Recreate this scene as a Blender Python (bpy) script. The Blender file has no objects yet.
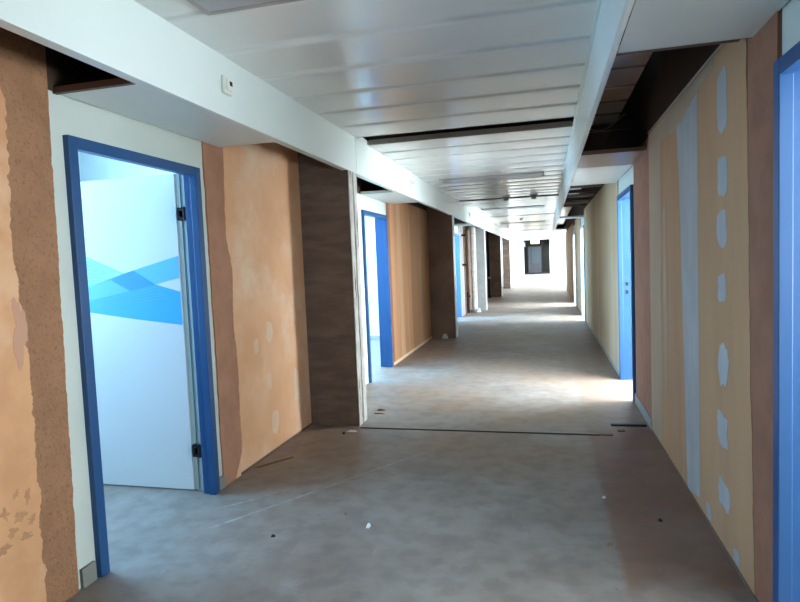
import bpy, bmesh, math, random
from mathutils import Vector, Matrix, noise as mnoise

S = bpy.context.scene
COL = S.collection
PI = math.pi
random.seed(7)

# ------------------------------------------------------------------ camera
cam_d = bpy.data.cameras.new('camera')
cam_d.sensor_width = 36.0
cam_d.lens = 585.0 / 800.0 * 36.0
cam_d.clip_start = 0.05
cam_d.clip_end = 300
cam = bpy.data.objects.new('camera', cam_d)
COL.objects.link(cam)
yaw, pitch, roll = -0.247205, -0.0662633, -0.0412837
fw = Vector((math.sin(yaw) * math.cos(pitch), math.cos(yaw) * math.cos(pitch), math.sin(pitch)))
rt = Vector((math.cos(yaw), -math.sin(yaw), 0))
up = rt.cross(fw)
c_, s_ = math.cos(roll), math.sin(roll)
rt2 = c_ * rt + s_ * up
up2 = -s_ * rt + c_ * up
M = Matrix(((rt2.x, up2.x, -fw.x, 0), (rt2.y, up2.y, -fw.y, 0), (rt2.z, up2.z, -fw.z, 1.6), (0, 0, 0, 1)))
cam.matrix_world = M
S.camera = cam

# ------------------------------------------------------------------ world, daylight, exposure
W = bpy.data.worlds.new('daylight')
S.world = W
W.use_nodes = True
bg = W.node_tree.nodes['Background']
bg.inputs['Color'].default_value = (0.72, 0.86, 1.0, 1)
bg.inputs['Strength'].default_value = 1.5
S.view_settings.view_transform = 'Standard'
S.view_settings.look = 'None'
S.view_settings.gamma = 1.0
S.view_settings.use_curve_mapping = False
S.view_settings.exposure = 0.65
try:
    S.cycles.max_bounces = 14
    S.cycles.diffuse_bounces = 8
    S.cycles.glossy_bounces = 5
    S.cycles.sample_clamp_indirect = 6.0
    S.cycles.caustics_reflective = False
    S.cycles.caustics_refractive = False
except Exception:
    pass

LCOL = (0.29, 0.62, 1.0)     # sky light on the left side
RCOL = (0.82, 0.93, 1.0)     # sky light on the right side
XL, XR = -5.2, 3.8            # outer walls with the windows


def window_light(name, x, y0, y1, z0, z1, radiance, colour, tilt=0.0, spread=180.0):
    """Sky light or added fill light at one window: an area light filling the opening, facing into the room."""
    d = bpy.data.lights.new(name, 'AREA')
    d.shape = 'RECTANGLE'
    d.size = y1 - y0
    d.size_y = z1 - z0
    d.energy = radiance * (y1 - y0) * (z1 - z0) * PI
    d.color = colour
    o = bpy.data.objects.new(name, d)
    COL.objects.link(o)
    s = 1 if x < 0 else -1
    o.location = (x, (y0 + y1) / 2, (z0 + z1) / 2)
    d.spread = math.radians(spread)
    t = math.radians(tilt)        # positive: facing upwards
    n = Vector((s * math.cos(t), 0, math.sin(t)))       # direction of the light
    yy = Vector((-s * math.sin(t), 0, math.cos(t)))
    xx = yy.cross(-n)
    o.matrix_world = Matrix(((xx.x, yy.x, -n.x, x), (xx.y, yy.y, -n.y, (y0 + y1) / 2), (xx.z, yy.z, -n.z, (z0 + z1) / 2), (0, 0, 0, 1)))
    return o


# (side, room y0, room y1, window y0, y1, radiance)
LEFT_ROOMS = [(-2.6, 5.78, 2.0, 4.3, 14.0), (5.90, 11.80, 6.6, 11.2, 20.0), (11.92, 18.0, 12.6, 17.4, 24.0), (18.12, 24.4, 19.0, 23.6, 20.0)]
RIGHT_ROOMS = [(-2.6, 3.5, -1.8, 3.0, 8.0), (3.62, 9.6, 4.2, 9.0, 36.0), (9.72, 16.8, 11.0, 16.2, 34.0), (16.92, 23.5, 17.8, 22.8, 42.0)]
WZ0, WZ1 = 0.85, 3.10
SKY0 = 1.75                   # sky light fills the upper part of each window, added fill lamps below
for (a, b, w0, w1, e) in LEFT_ROOMS:
    window_light('left_window_daylight', XL + 0.02, w0, w1, SKY0, WZ1, e, LCOL)
    window_light('left_upward_fill', XL + 0.02, w0, w1, WZ0, SKY0, e * 0.7, LCOL, 30, 130)  # added fill lamp, tilted up to brighten ceiling and soffits
for (a, b, w0, w1, e) in RIGHT_ROOMS:
    window_light('right_window_daylight', XR - 0.02, w0, w1, SKY0, WZ1, e, RCOL)
    window_light('right_upward_fill', XR - 0.02, w0, w1, WZ0, SKY0, e * (2.6 if a < 0 else 1.0), RCOL, 30 if a < 0 else 5, 130)  # added fill lamp, strongest in the first room, lifting fascia and ceiling
LOBBY_WIN = [(28.2, 34.2), (34.8, 41.0), (41.6, 47.6), (48.2, 54.0)]
for (a, b) in LOBBY_WIN:
    window_light('lobby_window_daylight', 2.42, a, b, 0.3, 2.7, 7.0 if a < 40 else 5.5, (0.9, 0.96, 1.0))
# added fill light behind the camera; the rear wall has no window
d = bpy.data.lights.new('rear_fill_light', 'AREA')
d.shape = 'RECTANGLE'
d.size, d.size_y, d.energy, d.color = 2.6, 1.8, 0.3 * 2.6 * 1.8 * PI, (0.8, 0.93, 1.0)
o = bpy.data.objects.new('rear_fill_light', d)
COL.objects.link(o)
o.matrix_world = Matrix(((-1, 0, 0, -0.7), (0, 0, -1, -5.9), (0, -1, 0, 1.55), (0, 0, 0, 1)))


# ------------------------------------------------------------------ materials
def mat(name, c1, c2=None, rough=0.6, scale=3.0, stretch=(1, 1, 1), lo=0.35, hi=0.65, bump=0.0, bscale=60.0,
        c3=None, scale3=1.0, lo3=0.5, hi3=0.7, stretch3=(1, 1, 1), spec=0.5, metal=0.0, detail=6.0, bstretch=(1, 1, 1)):
    m = bpy.data.materials.new(name)
    m.use_nodes = True
    nt = m.node_tree
    N, L = nt.nodes, nt.links
    p = N['Principled BSDF']
    p.inputs['Roughness'].default_value = rough
    p.inputs['Metallic'].default_value = metal
    p.inputs['Specular IOR Level'].default_value = spec
    p.inputs['Base Color'].default_value = (*c1, 1)
    tc = N.new('ShaderNodeTexCoord')

    def nz(sc, st, det):
        mp = N.new('ShaderNodeMapping')
        mp.inputs['Scale'].default_value = st
        L.new(tc.outputs['Object'], mp.inputs['Vector'])
        n = N.new('ShaderNodeTexNoise')
        n.inputs['Scale'].default_value = sc
        n.inputs['Detail'].default_value = det
        n.inputs['Roughness'].default_value = 0.6
        L.new(mp.outputs['Vector'], n.inputs['Vector'])
        return n.outputs['Fac']

    def rng(sock, a, b):
        r = N.new('ShaderNodeMapRange')
        r.interpolation_type = 'SMOOTHSTEP'
        r.inputs['From Min'].default_value = a
        r.inputs['From Max'].default_value = b
        L.new(sock, r.inputs['Value'])
        return r.outputs['Result']

    def mix(f, a, b):
        x = N.new('ShaderNodeMix')
        x.data_type = 'RGBA'
        L.new(f, x.inputs['Factor'])
        for sck, v in ((x.inputs[6], a), (x.inputs[7], b)):
            if isinstance(v, tuple):
                sck.default_value = (*v, 1)
            else:
                L.new(v, sck)
        return x.outputs[2]
    colr = None
    if c2:
        colr = mix(rng(nz(scale, stretch, detail), lo, hi), c1, c2)
    if c3:
        colr = mix(rng(nz(scale3, stretch3, 5.0), lo3, hi3), colr or c1, c3)
    if colr:
        L.new(colr, p.inputs['Base Color'])
    if bump:
        b = N.new('ShaderNodeBump')
        b.inputs['Strength'].default_value = bump
        b.inputs['Distance'].default_value = 0.01
        L.new(nz(bscale, bstretch, 4.0), b.inputs['Height'])
        L.new(b.outputs['Normal'], p.inputs['Normal'])
    m['h'] = 1
    return m


def mat_emit(name, c, s):
    m = bpy.data.materials.new(name)
    m.use_nodes = True
    p = m.node_tree.nodes['Principled BSDF']
    p.inputs['Base Color'].default_value = (0.8, 0.8, 0.8, 1)
    p.inputs['Emission Color'].default_value = (*c, 1)
    p.inputs['Emission Strength'].default_value = s
    return m


def mat_glass(name):
    m = bpy.data.materials.new(name)
    m.use_nodes = True
    nt = m.node_tree
    N, L = nt.nodes, nt.links
    for n in list(N):
        if n.type != 'OUTPUT_MATERIAL':
            N.remove(n)
    out = [n for n in N if n.type == 'OUTPUT_MATERIAL'][0]
    t = N.new('ShaderNodeBsdfTransparent')
    g = N.new('ShaderNodeBsdfGlossy')
    g.inputs['Roughness'].default_value = 0.02
    mx = N.new('ShaderNodeMixShader')
    mx.inputs['Fac'].default_value = 0.06
    L.new(t.outputs[0], mx.inputs[1])
    L.new(g.outputs[0], mx.inputs[2])
    L.new(mx.outputs[0], out.inputs['Surface'])
    return m


def mat_floor():
    m = mat('worn_concrete_floor', (0.285, 0.255, 0.228), (0.205, 0.172, 0.147), rough=0.55, scale=1.3, lo=0.38, hi=0.68,
            bump=0.12, bscale=25, c3=(0.36, 0.34, 0.315), scale3=3.3, lo3=0.5, hi3=0.9, spec=0.35)
    nt = m.node_tree
    N, L = nt.nodes, nt.links
    p = N['Principled BSDF']
    base = p.inputs['Base Color'].links[0].from_socket
    tc = [n for n in N if n.type == 'TEX_COORD'][0]
    sx = N.new('ShaderNodeSeparateXYZ')
    L.new(tc.outputs['Object'], sx.inputs[0])

    def noise(sc, st=(1, 1, 1), det=5):
        mp = N.new('ShaderNodeMapping')
        mp.inputs['Scale'].default_value = st
        L.new(tc.outputs['Object'], mp.inputs['Vector'])
        n = N.new('ShaderNodeTexNoise')
        n.inputs['Scale'].default_value = sc
        n.inputs['Detail'].default_value = det
        L.new(mp.outputs['Vector'], n.inputs['Vector'])
        return n.outputs['Fac']

    def math_(op, a, b):
        n = N.new('ShaderNodeMath')
        n.operation = op
        for i, v in enumerate((a, b)):
            if isinstance(v, (int, float)):
                n.inputs[i].default_value = v
            else:
                L.new(v, n.inputs[i])
        return n.outputs[0]

    def rng(s, a, b, lo=0.0, hi=1.0):
        r = N.new('ShaderNodeMapRange')
        r.interpolation_type = 'SMOOTHSTEP'
        r.inputs['From Min'].default_value = a
        r.inputs['From Max'].default_value = b
        r.inputs['To Min'].default_value = lo
        r.inputs['To Max'].default_value = hi
        L.new(s, r.inputs['Value'])
        return r.outputs['Result']

    def mix(f, a, b):
        x = N.new('ShaderNodeMix')
        x.data_type = 'RGBA'
        L.new(f, x.inputs['Factor'])
        for sck, v in ((x.inputs[6], a), (x.inputs[7], b)):
            if isinstance(v, tuple):
                sck.default_value = (*v, 1)
            else:
                L.new(v, sck)
        return x.outputs[2]
    # reddish strip of old adhesive and dust along the right wall, up to the floor joint
    xw = math_('ADD', sx.outputs['X'], math_('MULTIPLY', math_('SUBTRACT', noise(5.0), 0.5), 0.10))
    yw = math_('ADD', sx.outputs['Y'], math_('MULTIPLY', math_('SUBTRACT', noise(4.0), 0.5), 0.5))
    strip = math_('MULTIPLY', rng(xw, 0.30, 0.36), rng(yw, 5.3, 5.9, 1.0, 0.35))
    strip = math_('MULTIPLY', strip, rng(yw, 2.75, 3.0))
    strip = math_('MULTIPLY', strip, rng(noise(2.2, (1, 1, 1), 8), 0.25, 0.6, 0.55, 1.0))
    # warm dust; its fading along the corridor colours in doorway light and shaded band
    dust_and_light = math_('MULTIPLY', rng(noise(0.8), 0.32, 0.62), rng(yw, 3.2, 5.2, 0.30, 0.80))
    dust_and_light = math_('MULTIPLY', dust_and_light, rng(yw, 11.5, 14.0, 1.0, 0.3))
    c = mix(dust_and_light, base, (0.265, 0.175, 0.122))
    c = mix(strip, c, (0.215, 0.112, 0.068))
    # pale scuffs
    scr = rng(noise(2.0, (9.0, 1.2, 1), 7), 0.68, 0.78, 0.0, 0.3)
    c = mix(scr, c, (0.45, 0.44, 0.43))
    mid = rng(noise(7.0, (1, 1, 1), 8), 0.40, 0.66, 0.0, 0.38)
    c = mix(mid, c, (0.13, 0.105, 0.09))
    # dark flecks
    fl = rng(noise(30.0, (1, 1, 1), 3), 0.70, 0.78, 0.0, 0.6)
    c = mix(fl, c, (0.09, 0.07, 0.06))
    L.new(c, p.inputs['Base Color'])
    return m


MT = {}
MT['floor'] = mat_floor()
MT['floor_pale'] = mat('pale_lobby_floor', (0.72, 0.72, 0.70), rough=0.5)
MT['white'] = mat('white_room_paint', (0.78, 0.79, 0.78), (0.72, 0.73, 0.72), rough=0.7, scale=2.0)
MT['oldwhite'] = mat('exposed_white_wall', (0.55, 0.60, 0.55), (0.52, 0.57, 0.52), rough=0.75, scale=2.0, bump=0.2, bscale=90)
MT['lobby'] = mat('lobby_white_wall', (0.85, 0.85, 0.84), rough=0.7)
MT['metal_white'] = mat('enamelled_white_metal', (0.72, 0.79, 0.76), (0.69, 0.76, 0.74), rough=0.32, scale=0.8, spec=0.5)
MT['ceil'] = mat('glossy_ceiling_metal', (0.78, 0.80, 0.77), (0.74, 0.76, 0.74), rough=0.2, scale=0.9, spec=0.6)
MT['soffit'] = mat('grey_soffit_metal', (0.74, 0.82, 0.82), (0.70, 0.78, 0.78), rough=0.33, scale=1.5, spec=0.5)
MT['soffit_brown'] = mat('reflected_brown_metal', (0.33, 0.235, 0.19), (0.29, 0.205, 0.165), rough=0.3, scale=2.0, spec=0.5)  # brown imitates the wall's reflection in the first right soffit panel
MT['brown'] = mat('brown_rough_plaster', (0.37, 0.188, 0.098), (0.30, 0.148, 0.075), rough=0.9, scale=7.0, bump=1.0, bscale=75, lo=0.3, hi=0.75,
                  c3=(0.22, 0.105, 0.052), scale3=55.0, lo3=0.5, hi3=0.75)
MT['tan'] = mat('tan_smooth_plaster', (0.64, 0.345, 0.172), (0.56, 0.285, 0.135), rough=0.85, scale=3.0, bump=0.15, bscale=40,
                c3=(0.66, 0.41, 0.25), scale3=2.0)
MT['orange'] = mat('orange_smooth_plaster', (0.77, 0.44, 0.25), (0.70, 0.375, 0.20), rough=0.8, scale=2.2, bump=0.1, bscale=40,
                   c3=(0.80, 0.60, 0.43), scale3=1.6, lo3=0.42, hi3=0.75)
MT['pink'] = mat('reddish_brown_plaster', (0.285, 0.122, 0.066), (0.24, 0.098, 0.052), rough=0.85, scale=5.0, bump=0.2, bscale=70)
MT['pink_left'] = mat('warm_brown_plaster', (0.42, 0.21, 0.13), (0.35, 0.17, 0.10), rough=0.85, scale=5.0, bump=0.2, bscale=70)
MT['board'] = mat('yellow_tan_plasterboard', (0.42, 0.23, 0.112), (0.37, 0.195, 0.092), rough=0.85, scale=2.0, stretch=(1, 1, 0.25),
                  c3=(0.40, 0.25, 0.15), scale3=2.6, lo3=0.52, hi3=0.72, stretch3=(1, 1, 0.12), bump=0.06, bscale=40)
MT['board_left'] = mat('orange_tan_plasterboard', (0.43, 0.215, 0.10), (0.37, 0.175, 0.08), rough=0.85, scale=2.2, stretch=(1, 1, 0.08),
                       c3=(0.44, 0.24, 0.125), scale3=3.0, lo3=0.5, hi3=0.62, stretch3=(1, 1, 0.05))
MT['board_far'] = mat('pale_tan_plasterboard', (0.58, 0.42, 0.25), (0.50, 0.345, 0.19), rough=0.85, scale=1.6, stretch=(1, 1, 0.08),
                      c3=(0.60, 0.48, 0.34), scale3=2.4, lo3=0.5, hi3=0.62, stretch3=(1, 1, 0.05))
MT['spackle'] = mat('pale_grey_filler', (0.36, 0.345, 0.34), (0.32, 0.30, 0.29), rough=0.85, scale=5.0, stretch=(1, 1, 0.4), bump=0.1)
MT['spackle_warm'] = mat('pale_cream_filler', (0.74, 0.53, 0.37), (0.70, 0.47, 0.31), rough=0.85, scale=5.0)
MT['filler_thin'] = mat('thin_warm_filler', (0.38, 0.27, 0.18), (0.35, 0.24, 0.15), rough=0.85, scale=3.0, stretch=(1, 1, 0.3))
MT['filler_tan'] = mat('thin_tan_filler', (0.46, 0.29, 0.17), (0.42, 0.25, 0.14), rough=0.85, scale=3.0, stretch=(1, 1, 0.1))
MT['concrete'] = mat('board_marked_concrete', (0.195, 0.148, 0.122), (0.14, 0.104, 0.084), rough=0.9, scale=3.0, stretch=(1, 1, 4), bump=0.5,
                     bscale=9, bstretch=(0.6, 0.6, 14), c3=(0.235, 0.19, 0.165), scale3=2.0, lo3=0.5, hi3=0.75, stretch3=(1, 1, 2.5))
MT['concrete_dark'] = mat('dark_stained_concrete', (0.215, 0.138, 0.10), (0.16, 0.10, 0.072), rough=0.9, scale=3.0, bump=0.3, bscale=20)
MT['concrete_pale'] = mat('pale_blue_grey_concrete', (0.42, 0.44, 0.44), (0.35, 0.37, 0.37), rough=0.85, scale=3.0, bump=0.3, bscale=30)
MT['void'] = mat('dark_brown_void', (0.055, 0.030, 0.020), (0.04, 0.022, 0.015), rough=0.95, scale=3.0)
MT['rail'] = mat('brown_primed_rail', (0.10, 0.05, 0.032), rough=0.5)
MT['lip'] = mat('grey_brown_lip', (0.30, 0.26, 0.23), rough=0.5)
MT['blue'] = mat('blue_enamel', (0.011, 0.066, 0.19), (0.013, 0.070, 0.20), rough=0.42, scale=2.0, spec=0.42)
MT['blue_lit'] = mat('lit_blue_enamel', (0.07, 0.18, 0.38), rough=0.4)  # frame blue lightened in colour for the light falling on it
MT['rose'] = mat('rose_plaster_stain', (0.50, 0.275, 0.175), rough=0.85)
MT['bare'] = mat('bare_brown_spot', (0.47, 0.25, 0.128), (0.40, 0.205, 0.10), rough=0.9, scale=20.0)
MT['blue_overlit'] = mat('overlit_blue_enamel', (0.30, 0.42, 0.55), rough=0.4)  # frame blue paled in colour to imitate strong room light
MT['leaf'] = mat('white_laminate', (0.60, 0.62, 0.63), rough=0.4)
MT['leaf_edge'] = mat('grey_green_edge', (0.42, 0.47, 0.42), rough=0.5)
MT['print_light'] = mat('light_blue_print', (0.20, 0.56, 0.88), rough=0.45)
MT['print_mid'] = mat('blue_print', (0.10, 0.42, 0.82), rough=0.45)
MT['print_deep'] = mat('deep_blue_print', (0.03, 0.36, 0.82), rough=0.45)
MT['print_dark'] = mat('dark_blue_print', (0.02, 0.26, 0.68), rough=0.45)
MT['print_line'] = mat('pale_print_line', (0.45, 0.72, 0.93), rough=0.45)
MT['black'] = mat('black_metal', (0.015, 0.015, 0.018), rough=0.6, spec=0.15)
MT['grey'] = mat('grey_baseboard', (0.20, 0.205, 0.19), rough=0.6)
MT['grey_pale'] = mat('pale_grey_baseboard', (0.36, 0.33, 0.30), rough=0.6)
MT['dirt'] = mat('dirty_base_edge', (0.14, 0.085, 0.055), rough=0.9)
MT['plastic'] = mat('cream_plastic', (0.72, 0.74, 0.68), rough=0.35)
MT['diffuser'] = mat('grey_lamp_louvre', (0.34, 0.33, 0.32), rough=0.4)
MT['plaster_edge'] = mat('cracked_white_plaster', (0.60, 0.58, 0.54), (0.48, 0.45, 0.41), rough=0.85, scale=6.0, c3=(0.14, 0.10, 0.08), scale3=9.0, lo3=0.60, hi3=0.66, stretch3=(1, 1, 0.18), bump=0.3)
MT['pipe_white'] = mat('white_wrapped_pipe', (0.75, 0.73, 0.68), (0.66, 0.63, 0.57), rough=0.8, scale=6.0)
MT['louvre'] = mat('grey_blue_lamp_panel', (0.40, 0.41, 0.45), rough=0.35)
MT['pipe_brown'] = mat('rusty_pipe', (0.22, 0.12, 0.06), (0.13, 0.07, 0.04), rough=0.6, scale=8.0)
MT['end_grey'] = mat('dark_grey_end_wall', (0.022, 0.021, 0.02), spec=0.1, rough=0.7)
MT['end_frame'] = mat('dark_door_frame', (0.018, 0.02, 0.022), rough=0.5)
MT['end_leaf'] = mat('blue_grey_door', (0.05, 0.07, 0.095), rough=0.4)
MT['end_panel'] = mat('violet_grey_panel', (0.05, 0.05, 0.068), rough=0.4)
MT['alu'] = mat('aluminium_window_frame', (0.6, 0.61, 0.62), rough=0.4)
MT['glass'] = mat_glass('window_glass')
MT['sign'] = mat_emit('lit_sign_face', (1.0, 0.80, 0.55), 3.0)
MT['wood'] = mat('splintered_wood', (0.25, 0.14, 0.08), rough=0.8)
MT['litter'] = mat('white_litter', (0.8, 0.82, 0.83), rough=0.5)
MT['scuff'] = mat('pale_floor_scuff', (0.36, 0.345, 0.32), (0.25, 0.22, 0.195), rough=0.7, scale=14.0)
MT['cable'] = mat('grey_cable', (0.30, 0.25, 0.21), rough=0.5)


# ------------------------------------------------------------------ mesh helpers
class MB:
    """collects shapes; build() links them as one mesh object"""

    def __init__(self):
        self.bm = bmesh.new()
        self.mats = []

    def mi(self, m):
        if m is None:
            return 0
        if m not in self.mats:
            self.mats.append(m)
        return self.mats.index(m)

    def box(self, x0, x1, y0, y1, z0, z1, m=None, bevel=0.0):
        b = bmesh.new()
        bmesh.ops.create_cube(b, size=1.0)
        for v in b.verts:
            v.co = Vector((x0 + (v.co.x + .5) * (x1 - x0), y0 + (v.co.y + .5) * (y1 - y0), z0 + (v.co.z + .5) * (z1 - z0)))
        if bevel:
            bmesh.ops.bevel(b, geom=list(b.edges), offset=bevel, segments=2, affect='EDGES', profile=0.5)
        self.merge(b, m)
        return self

    def merge(self, b, m=None, M_=None, smooth=False):
        i = self.mi(m)
        bmesh.ops.recalc_face_normals(b, faces=list(b.faces))
        vm = {v: self.bm.verts.new((M_ @ v.co) if M_ else v.co) for v in b.verts}
        for f in b.faces:
            try:
                nf = self.bm.faces.new([vm[v] for v in f.verts])
                nf.material_index = i
                nf.smooth = smooth
            except ValueError:
                pass
        b.free()

    def cyl(self, p0, p1, r, m=None, n=16, r2=None):
        p0, p1 = Vector(p0), Vector(p1)
        b = bmesh.new()
        bmesh.ops.create_cone(b, cap_ends=True, segments=n, radius1=r, radius2=r if r2 is None else r2, depth=(p1 - p0).length)
        q = Vector((0, 0, 1)).rotation_difference((p1 - p0).normalized()).to_matrix().to_4x4()
        T = Matrix.Translation((p0 + p1) / 2) @ q
        i = self.mi(m)
        self.merge(b, m, T, smooth=False)
        return self

    def tube(self, pts, r, m=None, n=8):
        i = self.mi(m)
        rings = []
        pts = [Vector(p) for p in pts]
        for k, p in enumerate(pts):
            t = (pts[min(k + 1, len(pts) - 1)] - pts[max(k - 1, 0)]).normalized()
            a = t.cross(Vector((0.1, 0.2, 1))).normalized()
            bb = t.cross(a)
            rings.append([self.bm.verts.new(p + r * (math.cos(2 * PI * j / n) * a + math.sin(2 * PI * j / n) * bb)) for j in range(n)])
        for k in range(len(rings) - 1):
            for j in range(n):
                f = self.bm.faces.new((rings[k][j], rings[k][(j + 1) % n], rings[k + 1][(j + 1) % n], rings[k + 1][j]))
                f.material_index = i
                f.smooth = True
        self.bm.faces.new(rings[0][::-1])
        self.bm.faces.new(rings[-1])
        return self

    def lathe(self, prof, c, m=None, n=24, axis='Z'):
        b = bmesh.new()
        rings = []
        for (r, h) in prof:
            rings.append([b.verts.new((r * math.cos(2 * PI * j / n), r * math.sin(2 * PI * j / n), h)) for j in range(n)])
        for k in range(len(rings) - 1):
            for j in range(n):
                b.faces.new((rings[k][j], rings[k][(j + 1) % n], rings[k + 1][(j + 1) % n], rings[k + 1][j]))
        b.faces.new(rings[0][::-1])
        b.faces.new(rings[-1])
        self.merge(b, m, Matrix.Translation(c), smooth=True)
        return self

    def prism(self, pts, x0, x1, m=None, plane='X'):
        """polygon pts (u,v); plane X: u=Y v=Z from x0 to x1; plane Y: u=X v=Z; plane Z: u=X v=Y"""
        b = bmesh.new()

        def P(u, v, w):
            return (w, u, v) if plane == 'X' else ((u, w, v) if plane == 'Y' else (u, v, w))
        A = [b.verts.new(P(u, v, x0)) for u, v in pts]
        B = [b.verts.new(P(u, v, x1)) for u, v in pts]
        b.faces.new(A)
        b.faces.new(B[::-1])
        n = len(pts)
        for k in range(n):
            b.faces.new((A[k], B[k], B[(k + 1) % n], A[(k + 1) % n]))
        self.merge(b, m)
        return self

    def build(self, name, m=None, parent=None):
        me = bpy.data.meshes.new(name)
        if m is not None and not self.mats:
            self.mats = [m]
        self.bm.to_mesh(me)
        self.bm.free()
        for k in self.mats:
            me.materials.append(MT[k] if isinstance(k, str) else k)
        o = bpy.data.objects.new(name, me)
        COL.objects.link(o)
        if parent:
            o.parent = parent
        return o


def tag(o, label, cat=None, group=None, kind=None):
    o['label'] = label
    if cat:
        o['category'] = cat
    if group:
        o['group'] = group
    if kind:
        o['kind'] = kind
    return o


def empty(name, loc, label, cat, group=None, kind=None):
    o = bpy.data.objects.new(name, None)
    o.empty_display_size = 0.1
    o.location = loc
    COL.objects.link(o)
    return tag(o, label, cat, group, kind)


def own(o, root):
    """parent o (built in world coordinates) to a root standing at its own place"""
    o.parent = root
    o.matrix_parent_inverse = Matrix.Translation(-Vector(root.location))
    return o


def ragged(pts, amps, step=0.03, seed=0, freq=6.0):
    """subdivide each edge; edge k is jittered sideways by amps[k]"""
    out = []
    n = len(pts)
    for k in range(n):
        a, b = Vector(pts[k]), Vector(pts[(k + 1) % n])
        L_ = (b - a).length
        amp = amps[k]
        if amp == 0:
            out.append((a.x, a.y))
            continue
        m = max(2, int(L_ / step))
        nrm = Vector((-(b - a).y, (b - a).x)).normalized()
        for j in range(m):
            t = j / m
            q = a.lerp(b, t)
            w = mnoise.noise(Vector((q.x * freq, q.y * freq, seed * 3.7))) + 0.6 * mnoise.noise(Vector((q.x * freq * 3, q.y * freq * 3, seed * 1.3)))
            w += 0.25 * random.uniform(-1, 1)
            e = min(1.0, 6 * t, 6 * (1 - t) + 0.2)
            q = q + nrm * (amp * w * e)
            out.append((q.x, q.y))
    return out


def blob(cu, cv, ru, rv, n=22, seed=0, am=0.28, p=3.0):
    out = []
    for k in range(n):
        a = 2 * PI * k / n
        c, s = math.cos(a), math.sin(a)
        # squarish blob
        r = (abs(c) ** p + abs(s) ** p) ** (-1 / p)
        r *= 1 + am * mnoise.noise(Vector((c * 1.7, s * 1.7, seed * 5.1))) + 0.35 * am * mnoise.noise(Vector((c * 7, s * 7, seed * 2.3)))
        out.append((cu + ru * r * c, cv + rv * r * s))
    return out


# ------------------------------------------------------------------ dimensions
ZC = 2.865        # ceiling
ZS = 2.505        # soffit and fascia bottom
XF = -1.83        # left fascia
XG = 0.30         # right fascia
WL = -2.34        # left wall finish
WR = 0.89         # right wall finish
ZT = 3.25         # underside of slab
PIL = [5.41, 11.83, 18.15, 24.58, 30.95]
DL = [(2.505, 3.67), (7.42, 8.62), (14.98, 16.2), (20.2, 21.4)]
DR = [(1.44, 2.612), (6.60, 7.82), (14.72, 16.05), (19.1, 20.4)]
HD = 2.31

# ------------------------------------------------------------------ floor, slab
fl = MB().box(-7.2, 6.2, -6.2, 33.0, -0.12, 0.0).build('floor', 'floor')
tag(MB().box(-7.2, 6.2, 33.0, 57.5, -0.12, 0.0).build('floor_lobby', 'floor_pale'), 'pale floor of the bright lobby at the far end', 'floor', kind='structure')
tag(fl, 'bare worn grey and brown concrete floor of the corridor', 'floor', kind='structure')

sl = MB()
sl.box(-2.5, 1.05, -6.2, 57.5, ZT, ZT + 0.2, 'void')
sl.box(-7.2, -2.5, -6.2, 57.5, ZT, ZT + 0.2, 'white')
sl.box(1.05, 6.2, -6.2, 57.5, ZT, ZT + 0.2, 'white')
tag(sl.build('ceiling_slab'), 'dark underside of the concrete slab above the suspended ceiling', 'ceiling slab', kind='structure')


# ------------------------------------------------------------------ ceiling of bowed metal panels
def panels(mb, ya, yb, pitch, x0, x1, m='ceil', sag=0.004, z=ZC):
    gap = 0.003 if sag > .003 else 0.0015
    n = max(1, round((yb - ya) / pitch))
    p = (yb - ya) / n
    mi = mb.mi(m)
    for k in range(n):
        a = ya + k * p + gap
        b = ya + (k + 1) * p - gap
        ns, nx = 8, 6
        rows = []
        tilt = random.uniform(-0.0012, 0.0012)
        sg = sag * random.uniform(0.75, 1.25)
        for i in range(ns + 1):
            t = i / ns
            dz = -sg * (1 - (2 * t - 1) ** 2) + tilt * (2 * t - 1)
            rows.append([mb.bm.verts.new((x0 + (x1 - x0) * j / nx, a + (b - a) * t, z + dz)) for j in range(nx + 1)])
        for i in range(ns):
            for j in range(nx):
                f = mb.bm.faces.new((rows[i][j], rows[i + 1][j], rows[i + 1][j + 1], rows[i][j + 1]))
                f.material_index = mi
                f.smooth = True
        # upstand flanges
        for y, r in ((a, rows[0]), (b, rows[-1])):
            up_ = [mb.bm.verts.new((v.co.x, v.co.y, v.co.z + 0.035)) for v in r]
            for j in range(nx):
                f = mb.bm.faces.new((r[j], r[j + 1], up_[j + 1], up_[j]))
                f.material_index = mi


cl = MB()
LIGHTS = [(2.17, 2.66), (9.13, 9.62), (15.05, 15.55), (21.7, 22.2), (28.2, 28.7)]
GAPS = [(5.715, 6.10), (12.58, 12.86), (18.10, 18.28), (24.6, 24.75), (31.0, 31.1)]
cx0, cx1 = XF, XG
segs = []
y = -6.0
for g in GAPS:
    segs.append((y, g[0]))
    y = g[1]
segs.append((y, 46.0))
for (a, b) in segs:
    ls = [l for l in LIGHTS if a < l[0] < b]
    y = a
    for l in ls:
        panels(cl, y, l[0], 0.507, cx0, cx1, sag=.0008 if l[0] < 6 else .004)
        # panels left and right of the light
        panels(cl, l[0], l[1], 0.507, cx0, -1.60, sag=0.002)
        panels(cl, l[0], l[1], 0.507, 0.0, cx1, sag=0.002)
        y = l[1]
    panels(cl, y, b, 0.507, cx0, cx1, sag=.0014 if b < 6 else .004)
for g in GAPS:                       # lip of the next panel behind each gap
    cl.box(cx0 + 0.02, cx1 - 0.02, g[1] - 0.004, g[1] + 0.004, ZC - 0.004, ZC + 0.05, 'lip')
tag(cl.build('ceiling'), 'glossy white metal panel ceiling with open slots along the corridor', 'ceiling', kind='structure')

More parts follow.
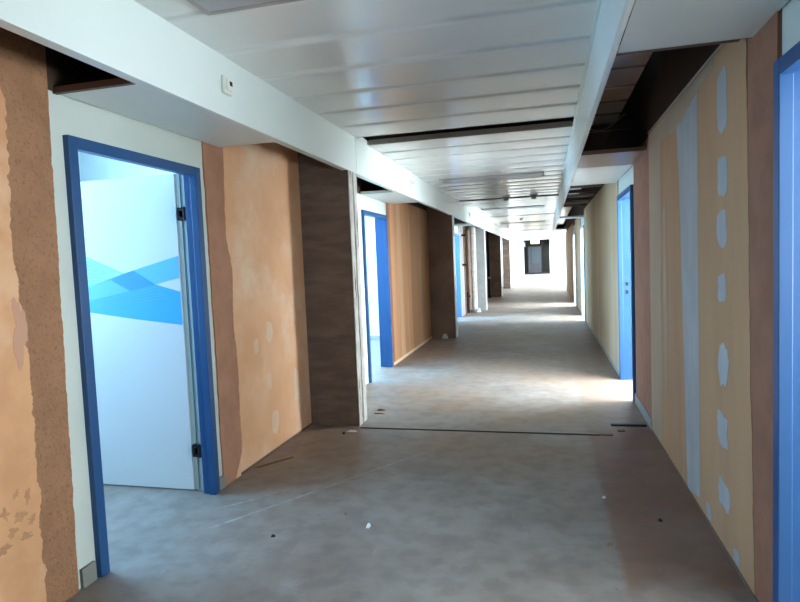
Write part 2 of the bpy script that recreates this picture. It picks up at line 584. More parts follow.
# ------------------------------------------------------------------ fascias
ends = [-6.0] + [p + 0.285 for p in PIL] + [55.0]
n_trim = 1
names = ['nearest, from the doorway with the printed leaf to the first pillar', 'second, between first and second pillar', 'third, over the shaft with pipes',
         'fourth, towards the bright end', 'fifth, beyond the fourth pillar', 'farthest, in the bright lobby']
for k in range(len(ends) - 1):
    a, b = ends[k] + 0.003, ends[k + 1] - 0.003
    t = MB().box(XF - 0.018, XF, a, b, ZS, ZC + 0.05, None, 0.002)
    t.box(XF - 0.06, XF - 0.018, a, b, ZS, ZS + 0.012)
    tag(t.build('trim_%d' % n_trim, 'metal_white'), 'white left ceiling fascia, ' + names[k], 'fascia', kind='structure')
    n_trim += 1
ends_r = [-6.0, 6.08, 12.3, 18.5, 24.7, 55.0]
names_r = ['nearest run beside the open service void', 'second run', 'third run', 'fourth run', 'farthest run']
for k in range(len(ends_r) - 1):
    a, b = ends_r[k] + 0.003, ends_r[k + 1] - 0.003
    t = MB().box(XG, XG + 0.016, a, b, ZS, ZC + 0.05, None, 0.002)
    t.box(XG + 0.012, XG + 0.03, a, b, ZS - 0.004, ZS + 0.02)
    t.box(XG - 0.02, XG, a, b, ZC - 0.012, ZC)
    tag(t.build('trim_%d' % n_trim, 'metal_white'), 'white right ceiling fascia, ' + names_r[k], 'fascia', kind='structure')
    n_trim += 1


# ------------------------------------------------------------------ walls
def wall_run(mb, x0, x1, y0, y1, doors, m, h=ZT, above='void'):
    y = y0
    for (a, b) in sorted(doors):
        mb.box(x0, x1, y, a, 0, h, m)
        mb.box(x0, x1, a, b, HD, h, m)
        y = b
    mb.box(x0, x1, y, y1, 0, h, m)


wl = MB()
wall_run(wl, -2.50, WL - 0.012, -6.0, 17.2, [DL[0], DL[1], DL[2]], 'oldwhite')
wall_run(wl, -2.50, WL - 0.012, 18.15, 24.9, [], 'concrete_dark')
wl.box(-2.50, WL - 0.012, 24.9, 31.2, 0, ZT, 'lobby')
wl.box(-2.10, -1.95, 31.2, 57.3, 0, ZT, 'lobby')
wl.box(-3.0, -2.9, 17.0, 18.3, 0, ZT, 'void')          # back of the pipe shaft
wl.box(-2.9, -2.5, 17.05, 17.2, 0, ZT, 'void')
wl.box(-2.9, -2.5, 18.15, 18.3, 0, ZT, 'void')
wall_left = tag(wl.build('wall_left'), 'left corridor wall, partly stripped to white, with plaster coats and doorways', 'wall', kind='structure')

wr = MB()
wall_run(wr, WR + 0.012, 1.05, -6.0, 27.3, DR, 'oldwhite')
wall_right = tag(wr.build('wall_right'), 'right corridor wall with plasterboard facing and blue-framed doorways', 'wall', kind='structure')

# dark service void linings above the door soffits and wall boards
lin = MB()
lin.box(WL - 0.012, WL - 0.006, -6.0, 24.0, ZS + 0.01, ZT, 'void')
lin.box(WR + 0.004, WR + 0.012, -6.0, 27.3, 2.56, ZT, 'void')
tag(lin.build('wall_void_lining'), 'dark brown wall surface up inside the open ceiling voids', 'wall', kind='structure')


def coat(name, pts, amps, front, thick, m, parent, side, seed=0, label=None, step=0.03, freq=6.0):
    q = ragged(pts, amps, step, seed, freq)
    mb = MB()
    if side < 0:
        mb.prism(q, front, front - thick)
    else:
        mb.prism(q, front, front + thick)
    o = mb.build(name, m, parent)
    if label:
        o['label'] = label
    return o


# left bay 1
coat('plaster_coat', [(-6, 0), (2.37, 0), (2.425, 2.55), (2.43, 2.75), (2.43, 3.2), (-6, 3.2)], [0, .005, 0, 0, 0, 0], WL, 0.014, 'brown', wall_left, -1, 1, 'rough brown plaster left of the nearest door', .012, 16.0)
tanc = coat('plaster_coat', [(-6, 0), (2.17, 0), (2.19, 1.2), (2.15, 1.75), (2.18, 2.40), (2.12, 2.54), (-6, 2.56)], [0, .016, .016, .016, .014, 0, 0], WL + 0.003, 0.004, 'tan', wall_left, -1, 2, 'smooth tan plaster at the left edge', .010, 11.0)
for (u, v, a, b, s) in ((2.075, .52, .035, .022, 1), (2.12, .60, .02, .03, 2), (2.03, .47, .025, .02, 3), (2.10, .42, .03, .018, 4), (2.00, .56, .02, .025, 5), (2.13, .48, .02, .018, 6), (2.06, .63, .018, .014, 7), (1.98, .41, .03, .02, 8)):
    MB().prism(blob(u, v, a, b, seed=s, am=1.1, n=40, p=2.0), WL + 0.003, WL + 0.0036).build('bare_spot', 'bare', wall_left)
MB().prism(blob(2.150, 1.36, .035, .14, seed=3, am=.9, n=40), WL + 0.003, WL + 0.0042).build('bare_spot', 'rose', wall_left)
coat('plaster_coat', [(3.76, 0), (5.42, 0), (5.42, 2.72), (3.755, 2.72)], [0, 0, 0, .006], WL, 0.014, 'pink_left', wall_left, -1, 3, 'reddish brown plaster right of the nearest door')
coat('plaster_coat', [(3.92, 0), (5.42, 0), (5.42, 2.72), (4.03, 2.72), (4.02, 2.4), (3.985, 1.86), (4.05, 1.6), (4.02, 1.2), (4.05, .84), (4.03, .18)],
     [0, 0, 0, .007, .009, .008, .008, .008, .008, .008], WL + 0.003, 0.004, 'orange', wall_left, -1, 4, 'smooth orange plaster up to the first pillar', .012, 14.0)
for (u, v, a, b, s) in ((4.62, .25, .07, .1, 1), (4.55, .62, .05, .07, 2), (4.60, 1.05, .06, .09, 3), (5.1, .45, .06, .18, 4), (4.9, 1.3, .05, .06, 5), (4.35, .95, .04, .06, 6)):
    MB().prism(blob(u, v, a, b, seed=s), WL + 0.003, WL + 0.0038).build('filler_patch', 'spackle_warm', wall_left)
# left bay 2
coat('plasterboard', [(8.70, 0), (11.85, 0), (11.85, 2.62), (8.70, 2.62)], [0, 0, 0, .004], WL, 0.014, 'board_left', wall_left, -1, 5, 'orange tan plasterboard between second door and second pillar')
coat('plaster_strip', [(8.66, 0), (8.80, 0), (8.78, 2.6), (8.66, 2.6)], [0, .01, 0, .004], WL + 0.002, 0.003, 'pink', wall_left, -1, 6)
for (a, b, m_, s) in ((9.25, 9.5, 'filler_tan', 1), (10.05, 10.12, 'filler_tan', 2), (10.85, 11.0, 'filler_tan', 3)):
    coat('filler_strip', [(a, 0), (b, 0), (b, 2.6), (a, 2.6)], [0, .012, 0, .012], WL + 0.0018, 0.002, m_, wall_left, -1, 10 + s)
# left bay 3
coat('plasterboard', [(16.26, 0), (17.2, 0), (17.2, 2.6), (16.26, 2.6)], [0, 0, 0, 0], WL, 0.014, 'spackle', wall_left, -1, 7, 'pale tan wall end beside the pipe shaft')

# right wall facings
coat('plaster_coat', [(2.615, 0), (2.96, 0), (2.96, 2.6), (2.615, 2.6)], [0, 0, 0, 0], WR - 0.004, 0.016, 'pink', wall_right, 1, 21, 'reddish brown plaster beside the nearest right door')
coat('plasterboard', [(2.87, 0), (5.54, 0), (5.54, 2.62), (3.02, 2.62), (2.97, 2.5), (2.96, 2.2), (2.93, 1.2)], [0, 0, 0, 0, .012, .012, .012], WR - 0.006, 0.018, 'board', wall_right, 1, 22, 'yellow tan plasterboard with grey filler patches')
coat('plaster_coat', [(5.555, 0), (6.50, 0), (6.50, 2.6), (5.555, 2.6)], [0, 0, 0, 0], WR, 0.012, 'pink', wall_right, 1, 23, 'reddish brown plaster beside the second right door')
XB = WR - 0.006
for (u0, u1, v0, v1, s) in ((3.25, 3.44, 2.19, 2.50, 1), (3.24, 3.44, 1.87, 2.07, 2), (3.26, 3.45, 1.61, 1.80, 3), (3.28, 3.44, 1.32, 1.47, 4), (3.25, 3.44, .88, 1.10, 5),
                            (3.26, 3.46, .55, .725, 6), (3.22, 3.45, .23, .37, 7), (3.58, 3.70, .03, .12, 8), (3.08, 3.18, .03, .10, 9)):
    MB().prism(blob((u0 + u1) / 2, (v0 + v1) / 2, (u1 - u0) * .46, (v1 - v0) * .49, seed=s, am=.25, n=64, p=4.0), XB, XB - 0.0012).build('filler_patch', 'spackle', wall_right)
coat('filler_strip', [(3.84, 0.08), (4.17, 0.0), (4.26, 1.0), (4.34, 2.0), (4.44, 2.6), (3.84, 2.6), (3.85, 1.2)], [0, .012, .012, .02, 0, .012, .012], XB - 0.001, 0.001, 'spackle', wall_right, 1, 24, 'pale filler over a board joint')
coat('filler_strip', [(5.05, 0.0), (5.53, 0.0), (5.53, 2.6), (5.0, 2.6), (5.02, 1.2)], [0, 0, 0, .02, .02], XB - 0.001, 0.001, 'filler_thin', wall_right, 1, 25, 'pale filler along the board end')
coat('filler_strip', [(4.80, 0.5), (4.92, 0.45), (4.94, 1.9), (4.83, 2.0)], [.006, .012, .006, .012], XB - 0.001, 0.001, 'filler_thin', wall_right, 1, 26)
coat('filler_strip', [(3.50, 2.56), (3.8, 2.53), (4.5, 2.42), (5.0, 2.45), (5.0, 2.61), (3.5, 2.61)], [.012, .02, .02, 0, 0, 0], XB - 0.0015, 0.0015, 'filler_thin', wall_right, 1, 27)
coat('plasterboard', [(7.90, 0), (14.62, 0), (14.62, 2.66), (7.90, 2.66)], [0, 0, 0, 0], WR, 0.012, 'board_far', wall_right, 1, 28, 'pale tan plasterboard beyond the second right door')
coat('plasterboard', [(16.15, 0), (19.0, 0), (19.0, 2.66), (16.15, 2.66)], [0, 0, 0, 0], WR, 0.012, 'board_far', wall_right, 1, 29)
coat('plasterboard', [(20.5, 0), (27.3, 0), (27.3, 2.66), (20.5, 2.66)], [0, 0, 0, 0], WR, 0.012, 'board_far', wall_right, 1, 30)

tag(MB().box(WR - 0.012, WR + 0.012, 3.0, 5.54, 2.62, 2.632).build('trim_%d' % n_trim, 'grey_pale'), 'thin pale edge on top of the right plasterboard', 'trim', kind='structure')
n_trim += 1
tag(MB().box(WR - 0.003, WR + 0.006, 5.540, 5.556, 0, 2.62).build('trim_%d' % n_trim, 'dirt'), 'dark vertical joint between plasterboard and reddish plaster', 'trim', kind='structure')
n_trim += 1

# end of the right wall
tag(MB().box(WR - 0.03, 1.10, 27.3, 27.4, 0, 2.66).build('trim_%d' % n_trim, 'end_frame'), 'dark edge closing the far end of the right wall', 'trim', kind='structure')
n_trim += 1

# baseboards
bbs = [('baseboard_left', WL - 0.012, WL + 0.006, 2.395, 2.488, 0.10, 'grey', 'short grey baseboard stub left of the nearest door'),
       ('baseboard_left', WL - 0.012, WL + 0.006, 3.672, 3.765, 0.09, 'grey', 'short grey baseboard stub right of the nearest door'),
       ('baseboard_right', WR - 0.008, WR + 0.012, 5.557, 6.595, 0.10, 'grey', 'pale grey baseboard before the second right door'),
       ('baseboard_right', WR - 0.010, WR + 0.01, 2.62, 5.54, 0.018, 'dirt', 'dark dirty edge under the yellow tan plasterboard'),
       ('baseboard_right', WR - 0.006, WR + 0.012, 7.9, 14.6, 0.05, 'grey_pale', 'pale baseboard along the far right wall'),
       ('baseboard_left', WL, WL + 0.006, 4.0, 5.41, 0.02, 'dirt', 'dark dirty edge under the orange plaster'),
       ('baseboard_left', WL, WL + 0.006, 8.72, 11.83, 0.045, 'spackle_warm', 'pale base strip under the second bay plasterboard')]
for (nm, x0, x1, y0, y1, h, m_, lb) in bbs:
    tag(MB().box(x0, x1, y0, y1, 0, h).build(nm, m_), lb, 'baseboard', kind='structure')

# rooms behind: outer walls with windows, partitions
for side, x, rooms, nm in ((-1, XL, LEFT_ROOMS, 'wall_outer_left'), (1, XR, RIGHT_ROOMS, 'wall_outer_right')):
    o_ = MB()
    y = -6.0
    x0, x1 = (x - 0.2, x) if side < 0 else (x, x + 0.2)
    for (a, b, w0, w1, e) in rooms:
        o_.box(x0, x1, y, w0, 0, ZT)
        o_.box(x0, x1, w0, w1, 0, WZ0)
        o_.box(x0, x1, w0, w1, WZ1, ZT)
        y = w1
    o_.box(x0, x1, y, 27.3, 0, ZT)
    tag(o_.build(nm, 'white'), 'white outer wall of the rooms on the ' + ('left' if side < 0 else 'right'), 'wall', kind='structure')
    for (a, b, w0, w1, e) in rooms:
        for yy, th in ((b, 0.12),):
            xa, xb = (XL, -2.50) if side < 0 else (1.05, XR)
            tag(MB().box(xa, xb, yy, yy + th, 0, ZT).build('wall_partition', 'white'), 'white partition wall between rooms on the ' + ('left' if side < 0 else 'right') + ', %.0f m along the corridor' % yy, 'wall', kind='structure')
tag(MB().box(XL, -2.5, -2.75, -2.6, 0, ZT).build('wall_partition', 'white'), 'white partition wall behind the viewpoint on the left', 'wall', kind='structure')
tag(MB().box(1.05, XR, -2.75, -2.6, 0, ZT).build('wall_partition', 'white'), 'white partition wall behind the viewpoint on the right', 'wall', kind='structure')
tag(MB().box(-2.5, 1.05, -6.2, -6.0, 0, ZT).build('wall_rear', 'white'), 'white wall closing the corridor behind the viewpoint', 'wall', kind='structure')
# grey skirting visible in the first left room
tag(MB().box(XL + .05, -2.55, 5.765, 5.78, 0, 0.09).build('baseboard_room', 'grey'), 'grey skirting on the back wall of the first left room', 'baseboard', kind='structure')
tag(MB().box(XL + .05, -2.55, 11.785, 11.80, 0, 0.07).build('baseboard_room', 'grey_pale'), 'pale skirting on the back wall of the second left room', 'baseboard', kind='structure')

# lobby at the far end
lb = MB()
lb.box(2.45, 2.6, 27.0, 28.2, 0, ZT)
for i, (a, b) in enumerate(LOBBY_WIN):
    lb.box(2.45, 2.6, a, b, 0, 0.3)
    lb.box(2.45, 2.6, a, b, 2.7, ZT)
    nb = LOBBY_WIN[i + 1][0] if i + 1 < len(LOBBY_WIN) else 57.3
    lb.box(2.45, 2.6, b, nb, 0, ZT)
lb.box(1.05, 2.45, 27.0, 27.15, 0, ZT)
lb.box(0.30, 2.45, 54.9, 55.05, 0, ZT)
tag(lb.build('wall_lobby', 'lobby'), 'white lobby walls at the bright far end of the corridor', 'wall', kind='structure')
lc = MB().box(0.316, 2.45, 27.15, 54.9, 2.75, 2.80)
tag(lc.build('ceiling_lobby', 'lobby'), 'white lobby ceiling strip at the far right', 'ceiling', kind='structure')


def window(n, x, y0, y1, z0, z1, label, side):
    r = empty('window_%d' % n, (x, (y0 + y1) / 2, z0), label, 'window', kind='structure')
    f = MB()
    xa, xb = x - 0.03, x + 0.03
    f.box(xa, xb, y0, y1, z0, z0 + .06).box(xa, xb, y0, y1, z1 - .06, z1)
    k = max(2, round((y1 - y0) / 1.6))
    for i in range(k + 1):
        yc = y0 + .03 + (y1 - y0 - .06) * i / k
        f.box(xa, xb, yc - .03, yc + .03, z0 + .06, z1 - .06)
    own(f.build('window_frame', 'alu'), r)
    own(MB().box(x - .004, x + .004, y0 + .06, y1 - .06, z0 + .06, z1 - .06).build('pane', 'glass'), r)


wn = 1
for i, (a, b, w0, w1, e) in enumerate(LEFT_ROOMS):
    window(wn, XL - 0.1, w0, w1, WZ0, WZ1, 'wide window of left room %d counted from the viewpoint' % (i + 1), -1)
    wn += 1
for i, (a, b, w0, w1, e) in enumerate(RIGHT_ROOMS):
    window(wn, XR + 0.1, w0, w1, WZ0, WZ1, 'wide window of right room %d counted from the viewpoint' % (i + 1), 1)
    wn += 1
for i, (a, b) in enumerate(LOBBY_WIN):
    window(wn, 2.52, a, b, 0.3, 2.7, 'tall bright lobby window, number %d counted from the corridor' % (i + 1), 1)
    wn += 1

# ------------------------------------------------------------------ end wall with its door and sign
ew = MB()
ew.box(-2.0, 0.30, 54.9, 55.1, 0, ZT, 'end_grey')
tag(ew.build('wall_end'), 'dark grey wall closing the far end of the corridor', 'wall', kind='structure')
d5 = empty('door_5', (-1.0, 54.88, 0), 'dark framed blue-grey glazed door in the far end wall', 'door', kind='structure')
f = MB()
f.box(-1.64, -1.56, 54.82, 54.9, 0.12, 2.56).box(-0.46, -0.38, 54.82, 54.9, 0.12, 2.56).box(-1.56, -0.46, 54.82, 54.9, 2.48, 2.56)
own(f.build('door_frame', 'end_frame'), d5)
lf = own(MB().box(-1.56, -0.46, 54.84, 54.89, 0.1, 2.48).build('door_leaf', 'end_leaf'), d5)
o = own(MB().box(-1.42, -0.62, 54.825, 54.84, 0.25, 1.0).build('kick_panel', 'end_panel'), d5)
own(MB().box(-1.34, -1.30, 54.81, 54.84, 1.0, 2.4).build('glazing_bar', 'end_frame'), d5)
tag(MB().box(-2.0, -1.80, 54.75, 54.9, 0.1, 2.6).build('trim_%d' % n_trim, 'black'), 'black vertical post left of the far end door', 'trim', kind='structure')
n_trim += 1
tag(MB().box(-2.0, 0.28, 54.80, 54.9, 0.0, 0.16).build('trim_%d' % n_trim, 'end_frame'), 'dark sill along the foot of the far end wall', 'trim', kind='structure')
n_trim += 1

sg = empty('exit_sign', (-0.525, 30.0, 2.24), 'small lit sign hanging from the ceiling in front of the far end door', 'sign')
own(MB().box(-0.735, -0.315, 29.97, 30.05, 2.23, 2.46, None, .008).build('housing', 'plastic'), sg)
own(MB().box(-0.72, -0.33, 29.955, 29.97, 2.25, 2.44).build('lit_face', 'sign'), sg)
own(MB().cyl((-0.525, 30.01, 2.46), (-0.525, 30.01, ZC), 0.012).build('hanger', 'plastic'), sg)


# ------------------------------------------------------------------ doors
def door(n, side, y0, y1, label, deep=0.115, back=0.175, paint='blue'):
    """blue steel frame in the wall opening; side -1 left wall, 1 right wall"""
    xw = (WL if side < 0 else WR)
    r = empty('door_%d' % n, (xw, (y0 + y1) / 2, 0), label, 'door', kind='structure')

    def bx(mb, d0, d1, a, b, z0, z1, bev=0.0):   # d: depth from the wall face into the wall
        xa, xb = (xw - d0, xw - d1) if side < 0 else (xw + d0, xw + d1)
        mb.box(min(xa, xb), max(xa, xb), a, b, z0, z1, None, bev)
    for nm, a, b, s in (('near_jamb', y0, y0 + .062, 1), ('far_jamb', y1 - .062, y1, -1)):
        m = MB()
        bx(m, -0.020, 0.03, a, b, 0, HD, .003)
        if s > 0:
            bx(m, 0.03, deep, a, a + .046, 0, HD)
            bx(m, deep, back, a, a + .030, 0, HD)
        else:
            bx(m, 0.03, deep, b - .046, b, 0, HD)
            bx(m, deep, back, b - .030, b, 0, HD)
        own(m.build('door_jamb', paint), r)
    m = MB()
    bx(m, -0.020, 0.03, y0 + .062, y1 - .062, HD - .062, HD, .003)
    bx(m, 0.03, deep, y0 + .046, y1 - .046, HD - .046, HD)
    bx(m, deep, back, y0 + .03, y1 - .03, HD - .03, HD)
    own(m.build('door_head', paint), r)
    return r


d1 = door(1, -1, *DL[0], 'nearest left doorway with dark blue frame and white leaf standing open', 0.085, 0.095)
d2 = door(2, -1, *DL[1], 'second left doorway with bright blue frame behind the first pillar')
d3 = door(3, -1, *DL[2], 'third left doorway with blue frame beside the pipe shaft', paint='blue_lit')
d6 = door(6, 1, *DR[0], 'nearest right doorway with blue frame at the right edge')
d7 = door(7, 1, *DR[1], 'second right doorway with blue frame and black strike plates')
d8 = door(8, 1, *DR[2], 'third right doorway with blue frame coloured as if brightly lit under a white bar', paint='blue_overlit')
d9 = door(9, 1, *DR[3], 'fourth right doorway far down the corridor', paint='blue_overlit')
# strike plates on the far jamb of the second right door
for z0 in (1.19, 1.09):
    own(MB().box(0.955, 0.985, DR[1][1] - .052, DR[1][1] - .045, z0, z0 + .045).build('strike_plate', 'black'), d7)

# leaf of door 1, standing open into the room at right angles to the wall
LY = 3.655
leaf = own(MB().box(-3.63, -2.524, LY, LY + .042, 0.012, 2.285).build('door_leaf', 'leaf'), d1)
leaf['label'] = 'white door leaf printed with crossing blue ribbons'
own(MB().box(-2.524, -2.486, LY + .008, LY + .042, 0.012, 2.285).build('leaf_edge', 'leaf_edge'), d1)


def decal(pts, m_, k, name='printed_ribbon'):
    o = MB().prism(pts, LY, LY - 0.0006 * k, plane='Y').build(name, m_)
    o.parent = leaf
    return o


XE = -2.53
decal([(-3.62, 1.872), (-2.99, 1.600), (-2.94, 1.575), (-3.31, 1.507), (-3.62, 1.43)], 'print_light', 1)
decal([(-3.62, 1.40), (-3.317, 1.507), (-2.99, 1.60), (-2.53, 1.71), (-2.53, 1.553), (-2.733, 1.513), (-2.95, 1.47), (-3.308, 1.408), (-3.62, 1.33)], 'print_mid', 2)
decal([(-3.46, 1.362), (-3.308, 1.408), (-2.95, 1.47), (-2.733, 1.513), (-2.53, 1.455), (-2.53, 1.216), (-2.90, 1.262), (-3.31, 1.321)], 'print_deep', 1)
decal([(-2.99, 1.598), (-2.906, 1.618), (-2.733, 1.513), (-2.945, 1.472), (-3.10, 1.552)], 'print_dark', 3)
for k in range(7):
    t = k / 7.0
    a0 = (-3.62, 1.85 - .40 * t)
    b0 = (-3.02 + .03 * t, 1.598 - .035 * t)
    w = .0035
    decal([a0, b0, (b0[0], b0[1] - w), (a0[0], a0[1] - w)], 'print_line', 2, 'printed_line')
for k in range(5):
    t = k / 5.0
    decal([(-3.25, 1.40 - .06 * t), (-2.72 + .1 * t, 1.495 - .1 * t), (-2.72 + .1 * t, 1.492 - .1 * t), (-3.25, 1.397 - .06 * t)], 'print_mid', 4, 'printed_line')

for z0 in (1.955, 0.265):
    h = MB()
    h.box(-2.490, -2.428, LY - .030, LY - .018, z0, z0 + .022).box(-2.490, -2.428, LY - .030, LY - .018, z0 + .066, z0 + .088)
    h.cyl((-2.442, LY - .024, z0 - .004), (-2.442, LY - .024, z0 + .092), .009)
    h.box(-2.496, -2.484, LY - .03, LY + .02, z0, z0 + .088)
    own(h.build('hinge', 'black'), d1)


# ------------------------------------------------------------------ pillars
def pillar(k, label, matf, x0, side_mat, edge_w=0.26):
    y0 = PIL[k]
    p = MB()
    p.box(x0, XF - 0.004, y0, y0 + 0.26, 0, ZT, matf, .004)
    o = p.build('concrete_pillar')
    tag(o, label, 'pillar')
    if side_mat:
        for (a, b, s) in ((0.004, 0.115, 1), (0.145, 0.255, 2)):
            q = ragged([(y0 + a, 0.0), (y0 + b, 0.0), (y0 + b, ZS), (y0 + a, ZS)], [0, .010, 0, .008], .03, s + k * 3, 5.0)
            c = MB().prism(q, XF - 0.004, XF + 0.004).build('plaster_edge', side_mat, o)
            c['label'] = 'cracked white plaster strip on the corridor side'
    return o


pillar(0, 'large dark concrete pillar with cracked white plaster edge, nearest on the left', 'concrete', -2.50, 'plaster_edge')
pillar(1, 'dark brown pillar standing behind the second left door', 'concrete_dark', -2.50, 'metal_white')
pillar(2, 'pale blue-grey pillar beside the white vertical pipe', 'concrete_pale', -2.13, 'metal_white')
pillar(3, 'dark brown pillar far down on the left, beyond the pale grey one', 'concrete_dark', -2.50, 'metal_white')
pillar(4, 'farthest narrow grey pillar at the bright end', 'concrete', -2.2, 'metal_white')


# ------------------------------------------------------------------ door soffits
def soffit(x0, x1, y0, y1, m_, label):
    s = MB()
    s.box(x0, x1, y0, y1, ZS, ZS + .004, None)
    s.box(x0, x1, y0, y0 + .004, ZS, ZS + .035).box(x0, x1, y1 - .004, y1, ZS, ZS + .035)
    o = s.build('soffit_panel', m_)
    return tag(o, label, 'soffit panel')


LX0, LX1 = WL + 0.004, XF - .061
RX0, RX1 = XG + .036, WR + 0.002
soffit(LX0, LX1, 2.49, 3.97, 'soffit', 'grey metal soffit panel over the nearest left door')
soffit(LX0, LX1, 7.38, 8.88, 'soffit', 'grey metal soffit panel over the second left door')
soffit(LX0, LX1, 15.4, 15.95, 'metal_white', 'narrow white soffit bar over the third left door')
soffit(RX0, RX1, 1.0, 2.895, 'soffit', 'large pale soffit panel at the top right over the nearest right door')
soffit(RX0, RX1, 5.68, 6.50, 'soffit_brown', 'soffit panel coloured with the brown wall reflection, beyond the open void on the right')
soffit(RX0, RX1, 6.51, 8.10, 'soffit', 'pale soffit panel over the second right door')
soffit(RX0, RX1, 14.8, 15.3, 'metal_white', 'narrow white soffit bar over the third right door')
# brown edge rails at the mouths of the voids
tag(MB().box(WL - .010, LX1, 2.462, 2.488, ZS - .002, ZS + .03).build('void_rail', 'rail'), 'brown rail at the edge of the dark void over the nearest left door', 'rail')
tag(MB().box(RX0, WR - .02, 2.98, 3.03, ZS + .03, ZS + .13).build('void_rail', 'rail'), 'brown rail crossing the near end of the right ceiling void', 'rail')
tag(MB().box(RX0, RX1, 6.55, 6.62, 2.88, 2.97).build('void_rail', 'rail'), 'dark rail crossing the right void above the brown soffit', 'rail')

# metal strips inside the right void
for (a, b, lb_) in ((3.16, 6.5, 'slatted metal strip inside the large open void on the right'), (8.3, 14.2, 'slatted metal strip inside the second right ceiling void'), (16.2, 26.0, 'slatted metal strip inside the farthest right ceiling void')):
    t = MB()
    panels(t, a, b, 0.507, XG + .03, 0.72, 'soffit_brown' if a < 4 else 'ceil', sag=.005, z=2.93)
    n = round((b - a) / .507)
    for i in range(n + 1):
        yy = a + (b - a) * i / n
        t.box(XG + .03, 0.72, yy - .012, yy + .012, 2.925, 2.965, 'rail')
    tag(t.build('slatted_strip'), lb_, 'metal strip')
cross = [8.5 + .75 * i for i in range(8)]
for i, yy in enumerate(cross):
    tag(MB().box(RX0, RX1, yy, yy + .05, 2.68, 2.73).build('void_rail', 'rail' if i % 2 else 'lip'), ['first', 'second', 'third', 'fourth', 'fifth', 'sixth', 'seventh', 'last'][i] + ' rail from the near end of the second right ceiling void', 'rail', 'rails across the second right void')

# cable hanging in the right void
pts = []
for i in range(21):
    t = i / 20
    pts.append((0.42 + .34 * t, 6.15 - .15 * t, 2.84 - .055 * math.sin(PI * min(1, t * 1.1)) + .07 * t * t))
tag(MB().tube(pts, .006).build('loose_cable', 'cable'), 'thin loose cable sagging inside the right ceiling void', 'cable')

# ------------------------------------------------------------------ ceiling lights
lab = ['unlit grey ceiling light cut by the top edge of the picture', 'unlit grey ceiling light past the wide ceiling slot', 'unlit grey ceiling light beyond the two detectors',
       'fourth unlit ceiling light along the corridor', 'farthest unlit ceiling light before the lit sign']
for i, (a, b) in enumerate(LIGHTS):
    r = empty('ceiling_light', (-0.8, (a + b) / 2, ZC), lab[i], 'ceiling light', 'unlit ceiling lights')
    x0, x1 = -1.58, -0.02
    f = MB()
    dz = .022
    f.box(x0, x1, a + .01, a + .04, ZC - dz, ZC + .05).box(x0, x1, b - .04, b - .01, ZC - dz, ZC + .05)
    f.box(x0, x0 + .03, a + .04, b - .04, ZC - dz, ZC + .05).box(x1 - .03, x1, a + .04, b - .04, ZC - dz, ZC + .05)
    own(f.build('housing', 'diffuser'), r)
    own(MB().box(x0 + .03, x1 - .03, a + .04, b - .04, ZC - .020, ZC - .01).build('louvre', 'louvre'), r)

# smoke detectors
for i, (x, lb_) in enumerate(((-0.78, 'round ceiling detector, the left one of the pair'), (-0.22, 'round ceiling detector, the right one of the pair'))):
    r = empty('smoke_detector', (x, 12.45, ZC), lb_, 'detector', 'detectors on the ceiling')
    own(MB().lathe([(.085, ZC + .0), (.085, ZC - .03), (.075, ZC - .04)], (x, 12.45, 0)).build('base', 'diffuser'), r)
    own(MB().lathe([(.06, ZC - .04), (.055, ZC - .075), (.03, ZC - .09)], (x, 12.45, 0)).build('sensor_head', 'diffuser'), r)
r = empty('smoke_detector', (-0.75, 19.6, ZC), 'small lone detector far along the ceiling', 'detector', 'detectors on the ceiling')
own(MB().lathe([(.07, ZC), (.07, ZC - .05), (.03, ZC - .08)], (-0.75, 19.6, 0)).build('base', 'diffuser'), r)

# switch boxes on the left fascia
for (y, z, lb_) in ((3.215, 2.69, 'cream wall switch box on the left fascia above the nearest door'), (8.13, 2.70, 'cream wall switch box on the fascia over the second left door'), (14.6, 2.70, 'small switch box far along the left fascia')):
    r = empty('switch_box', (XF, y, z - .05), lb_, 'switch')
    own(MB().box(XF, XF + .022, y - .048, y + .048, z - .052, z + .052, None, .006).build('cover_plate', 'plastic'), r)
    own(MB().box(XF + .022, XF + .034, y - .030, y + .030, z - .034, z + .030, None, .003).build('rocker', 'plastic'), r)
    own(MB().box(XF + .034, XF + .0355, y - .006, y + .024, z - .004, z + .022).build('dark_slot', 'black'), r)

# ------------------------------------------------------------------ pipes in the left shaft
r = empty('white_pipe', (-2.15, 17.85, 0), 'thick white wrapped vertical pipe in the left shaft', 'pipe')
own(MB().cyl((-2.15, 17.85, 0), (-2.15, 17.85, ZT), .085, n=20).build('pipe', 'pipe_white'), r)
m = MB()
for z in (0.6, 1.2, 1.8, 2.35):
    own(MB().cyl((-2.15, 17.85, z), (-2.15, 17.85, z + .03), .09, n=20).build('band', 'spackle_warm'), r)
r = empty('riser_pipe', (-2.27, 16.75, 0), 'thin rusty riser pipe on the pale wall end by the shaft', 'pipe')
own(MB().cyl((-2.27, 16.75, 0), (-2.27, 16.75, ZT), .022).build('pipe', 'pipe_brown'), r)
own(MB().box(-2.335, -2.22, 16.71, 16.79, 2.26, 2.32).build('clamp', 'black'), r)
own(MB().box(-2.335, -2.22, 16.71, 16.79, 1.42, 1.48).build('clamp', 'black'), r)
r = empty('valve_stub', (-2.3, 17.4, 0), 'black valve stub rising from the floor in the shaft', 'pipe')
own(MB().cyl((-2.3, 17.4, 0), (-2.3, 17.4, .62), .05).build('pipe', 'black'), r)
own(MB().cyl((-2.36, 17.4, .5), (-2.22, 17.4, .5), .035).build('valve', 'black'), r)
r = empty('riser_pipe', (-2.27, 23.9, 0), 'dark riser pipe with a bright joint in the far dark bay', 'pipe')
own(MB().cyl((-2.27, 23.9, 0), (-2.27, 23.9, ZT), .05).build('pipe', 'black'), r)
own(MB().cyl((-2.27, 23.9, .78), (-2.27, 23.9, .86), .07).build('joint', 'grey_pale'), r)

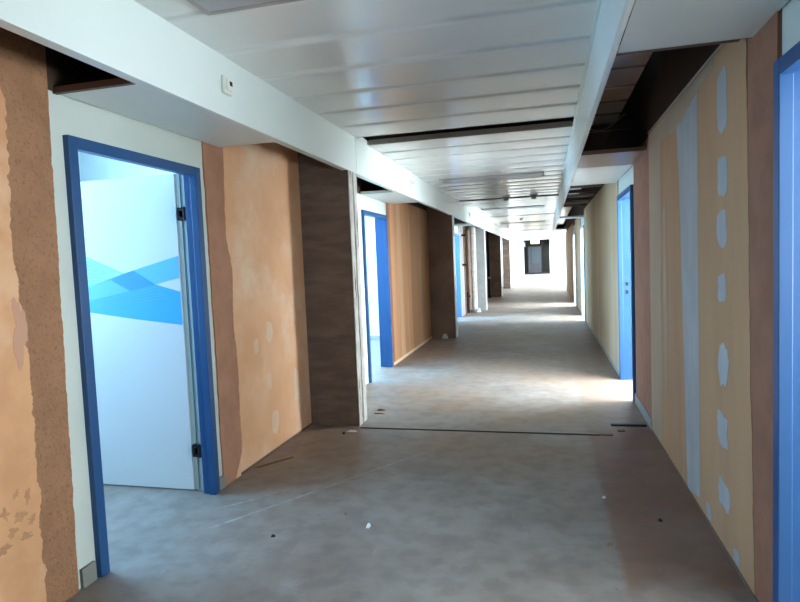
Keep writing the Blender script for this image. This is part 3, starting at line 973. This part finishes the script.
# ------------------------------------------------------------------ floor joint and debris
for pts_ in ([(-2.08, 3.13), (-1.75, 3.62), (-1.36, 4.22), (-1.345, 4.21), (-1.735, 3.61), (-2.06, 3.12)],
             [(-2.19, 3.40), (-2.03, 3.57), (-1.85, 3.80), (-1.835, 3.79), (-2.015, 3.56), (-2.17, 3.39)],
             [(-1.36, 4.22), (-0.9, 4.9), (-0.893, 4.895), (-1.35, 4.21)]):
    MB().prism(pts_, 0.0, 0.0008, plane='Z').build('scratch', 'scuff', fl)
for pts_ in ([(-2.33, 4.16), (-2.24, 4.30), (-2.12, 4.46), (-2.09, 4.44), (-2.2, 4.28), (-2.27, 4.17)],):
    MB().prism(pts_, 0.0, 0.0008, plane='Z').build('stain', 'dirt', fl)
tag(MB().box(-1.80, 0.42, 5.335, 5.362, 0.0, 0.006).build('joint_strip', 'black'), 'dark strip in the floor joint across the corridor at the first pillar', 'joint strip')
tag(MB().box(-1.80, 0.40, 5.362, 5.378, 0.0, 0.006).build('joint_strip', 'lip'), 'grey metal edge strip just behind the dark floor joint', 'joint strip')
tag(MB().box(0.425, 0.53, 5.345, 5.375, 0.0, 0.006).build('joint_strip', 'dirt'), 'short broken brown piece at the right end of the floor joint', 'joint strip')
tag(MB().box(0.55, 0.86, 5.655, 5.70, 0.0, 0.01).build('floor_slot', 'black'), 'dark narrow slot in the floor near the right plasterboard', 'slot')
tag(MB().prism(blob(0.62, 5.50, .035, .03, seed=2, am=.5), 0, .006, plane='Z').build('debris_chip', 'dirt'), 'flat dark chip lying between the floor joint and the floor slot', 'debris')
for (x, y, a, b, h, m_, lb_) in ((-1.09, 3.30, .014, .022, .02, 'litter', 'small white scrap lying in the middle of the floor'),
                                 (-1.90, 5.14, .014, .012, .02, 'black', 'small dark pebble on the floor just before the first pillar corner'),
                                 (-1.84, 5.22, .05, .012, .012, 'litter', 'pale crumb by the edge of the first pillar'),
                                 (-1.62, 3.09, .014, .012, .01, 'black', 'small black crumb on the bluish floor before the nearest door'),
                                 (-1.29, 3.45, .01, .01, .01, 'wood', 'tiny brown crumb on the floor left of the white scrap'),
                                 (-1.78, 6.02, .05, .02, .02, 'wood', 'brown wood splinter beyond the first pillar'),
                                 (-1.77, 5.88, .06, .014, .012, 'wood', 'flat brown wood sliver just behind the first pillar'),
                                 (-2.05, 11.78, .06, .05, .10, 'litter', 'small white lump at the foot of the second pillar'),
                                 (-2.02, 17.66, .09, .08, .13, 'litter', 'white lump on the floor by the thick white pipe'),
                                 (0.33, 3.95, .012, .012, .012, 'litter', 'tiny pale crumb on the edge of the reddish floor strip'),
                                 (0.30, 3.30, .02, .015, .014, 'wood', 'small brown chip on the reddish floor strip edge'),
                                 (0.62, 3.65, .012, .015, .012, 'black', 'small dark crumb near the foot of the filler patches')):
    q = blob(x, y, a, b, n=12, seed=x * 7 + y, am=.5)
    mb = MB()
    bb = bmesh.new()
    A = [bb.verts.new((u, v, 0)) for u, v in q]
    B = [bb.verts.new((x + (u - x) * .55, y + (v - y) * .55, h * random.uniform(.75, 1))) for u, v in q]
    bb.faces.new(A[::-1])
    bb.faces.new(B)
    for k in range(12):
        bb.faces.new((A[k], A[(k + 1) % 12], B[(k + 1) % 12], B[k]))
    mb.merge(bb)
    tag(mb.build('debris_chip', m_), lb_, 'debris')
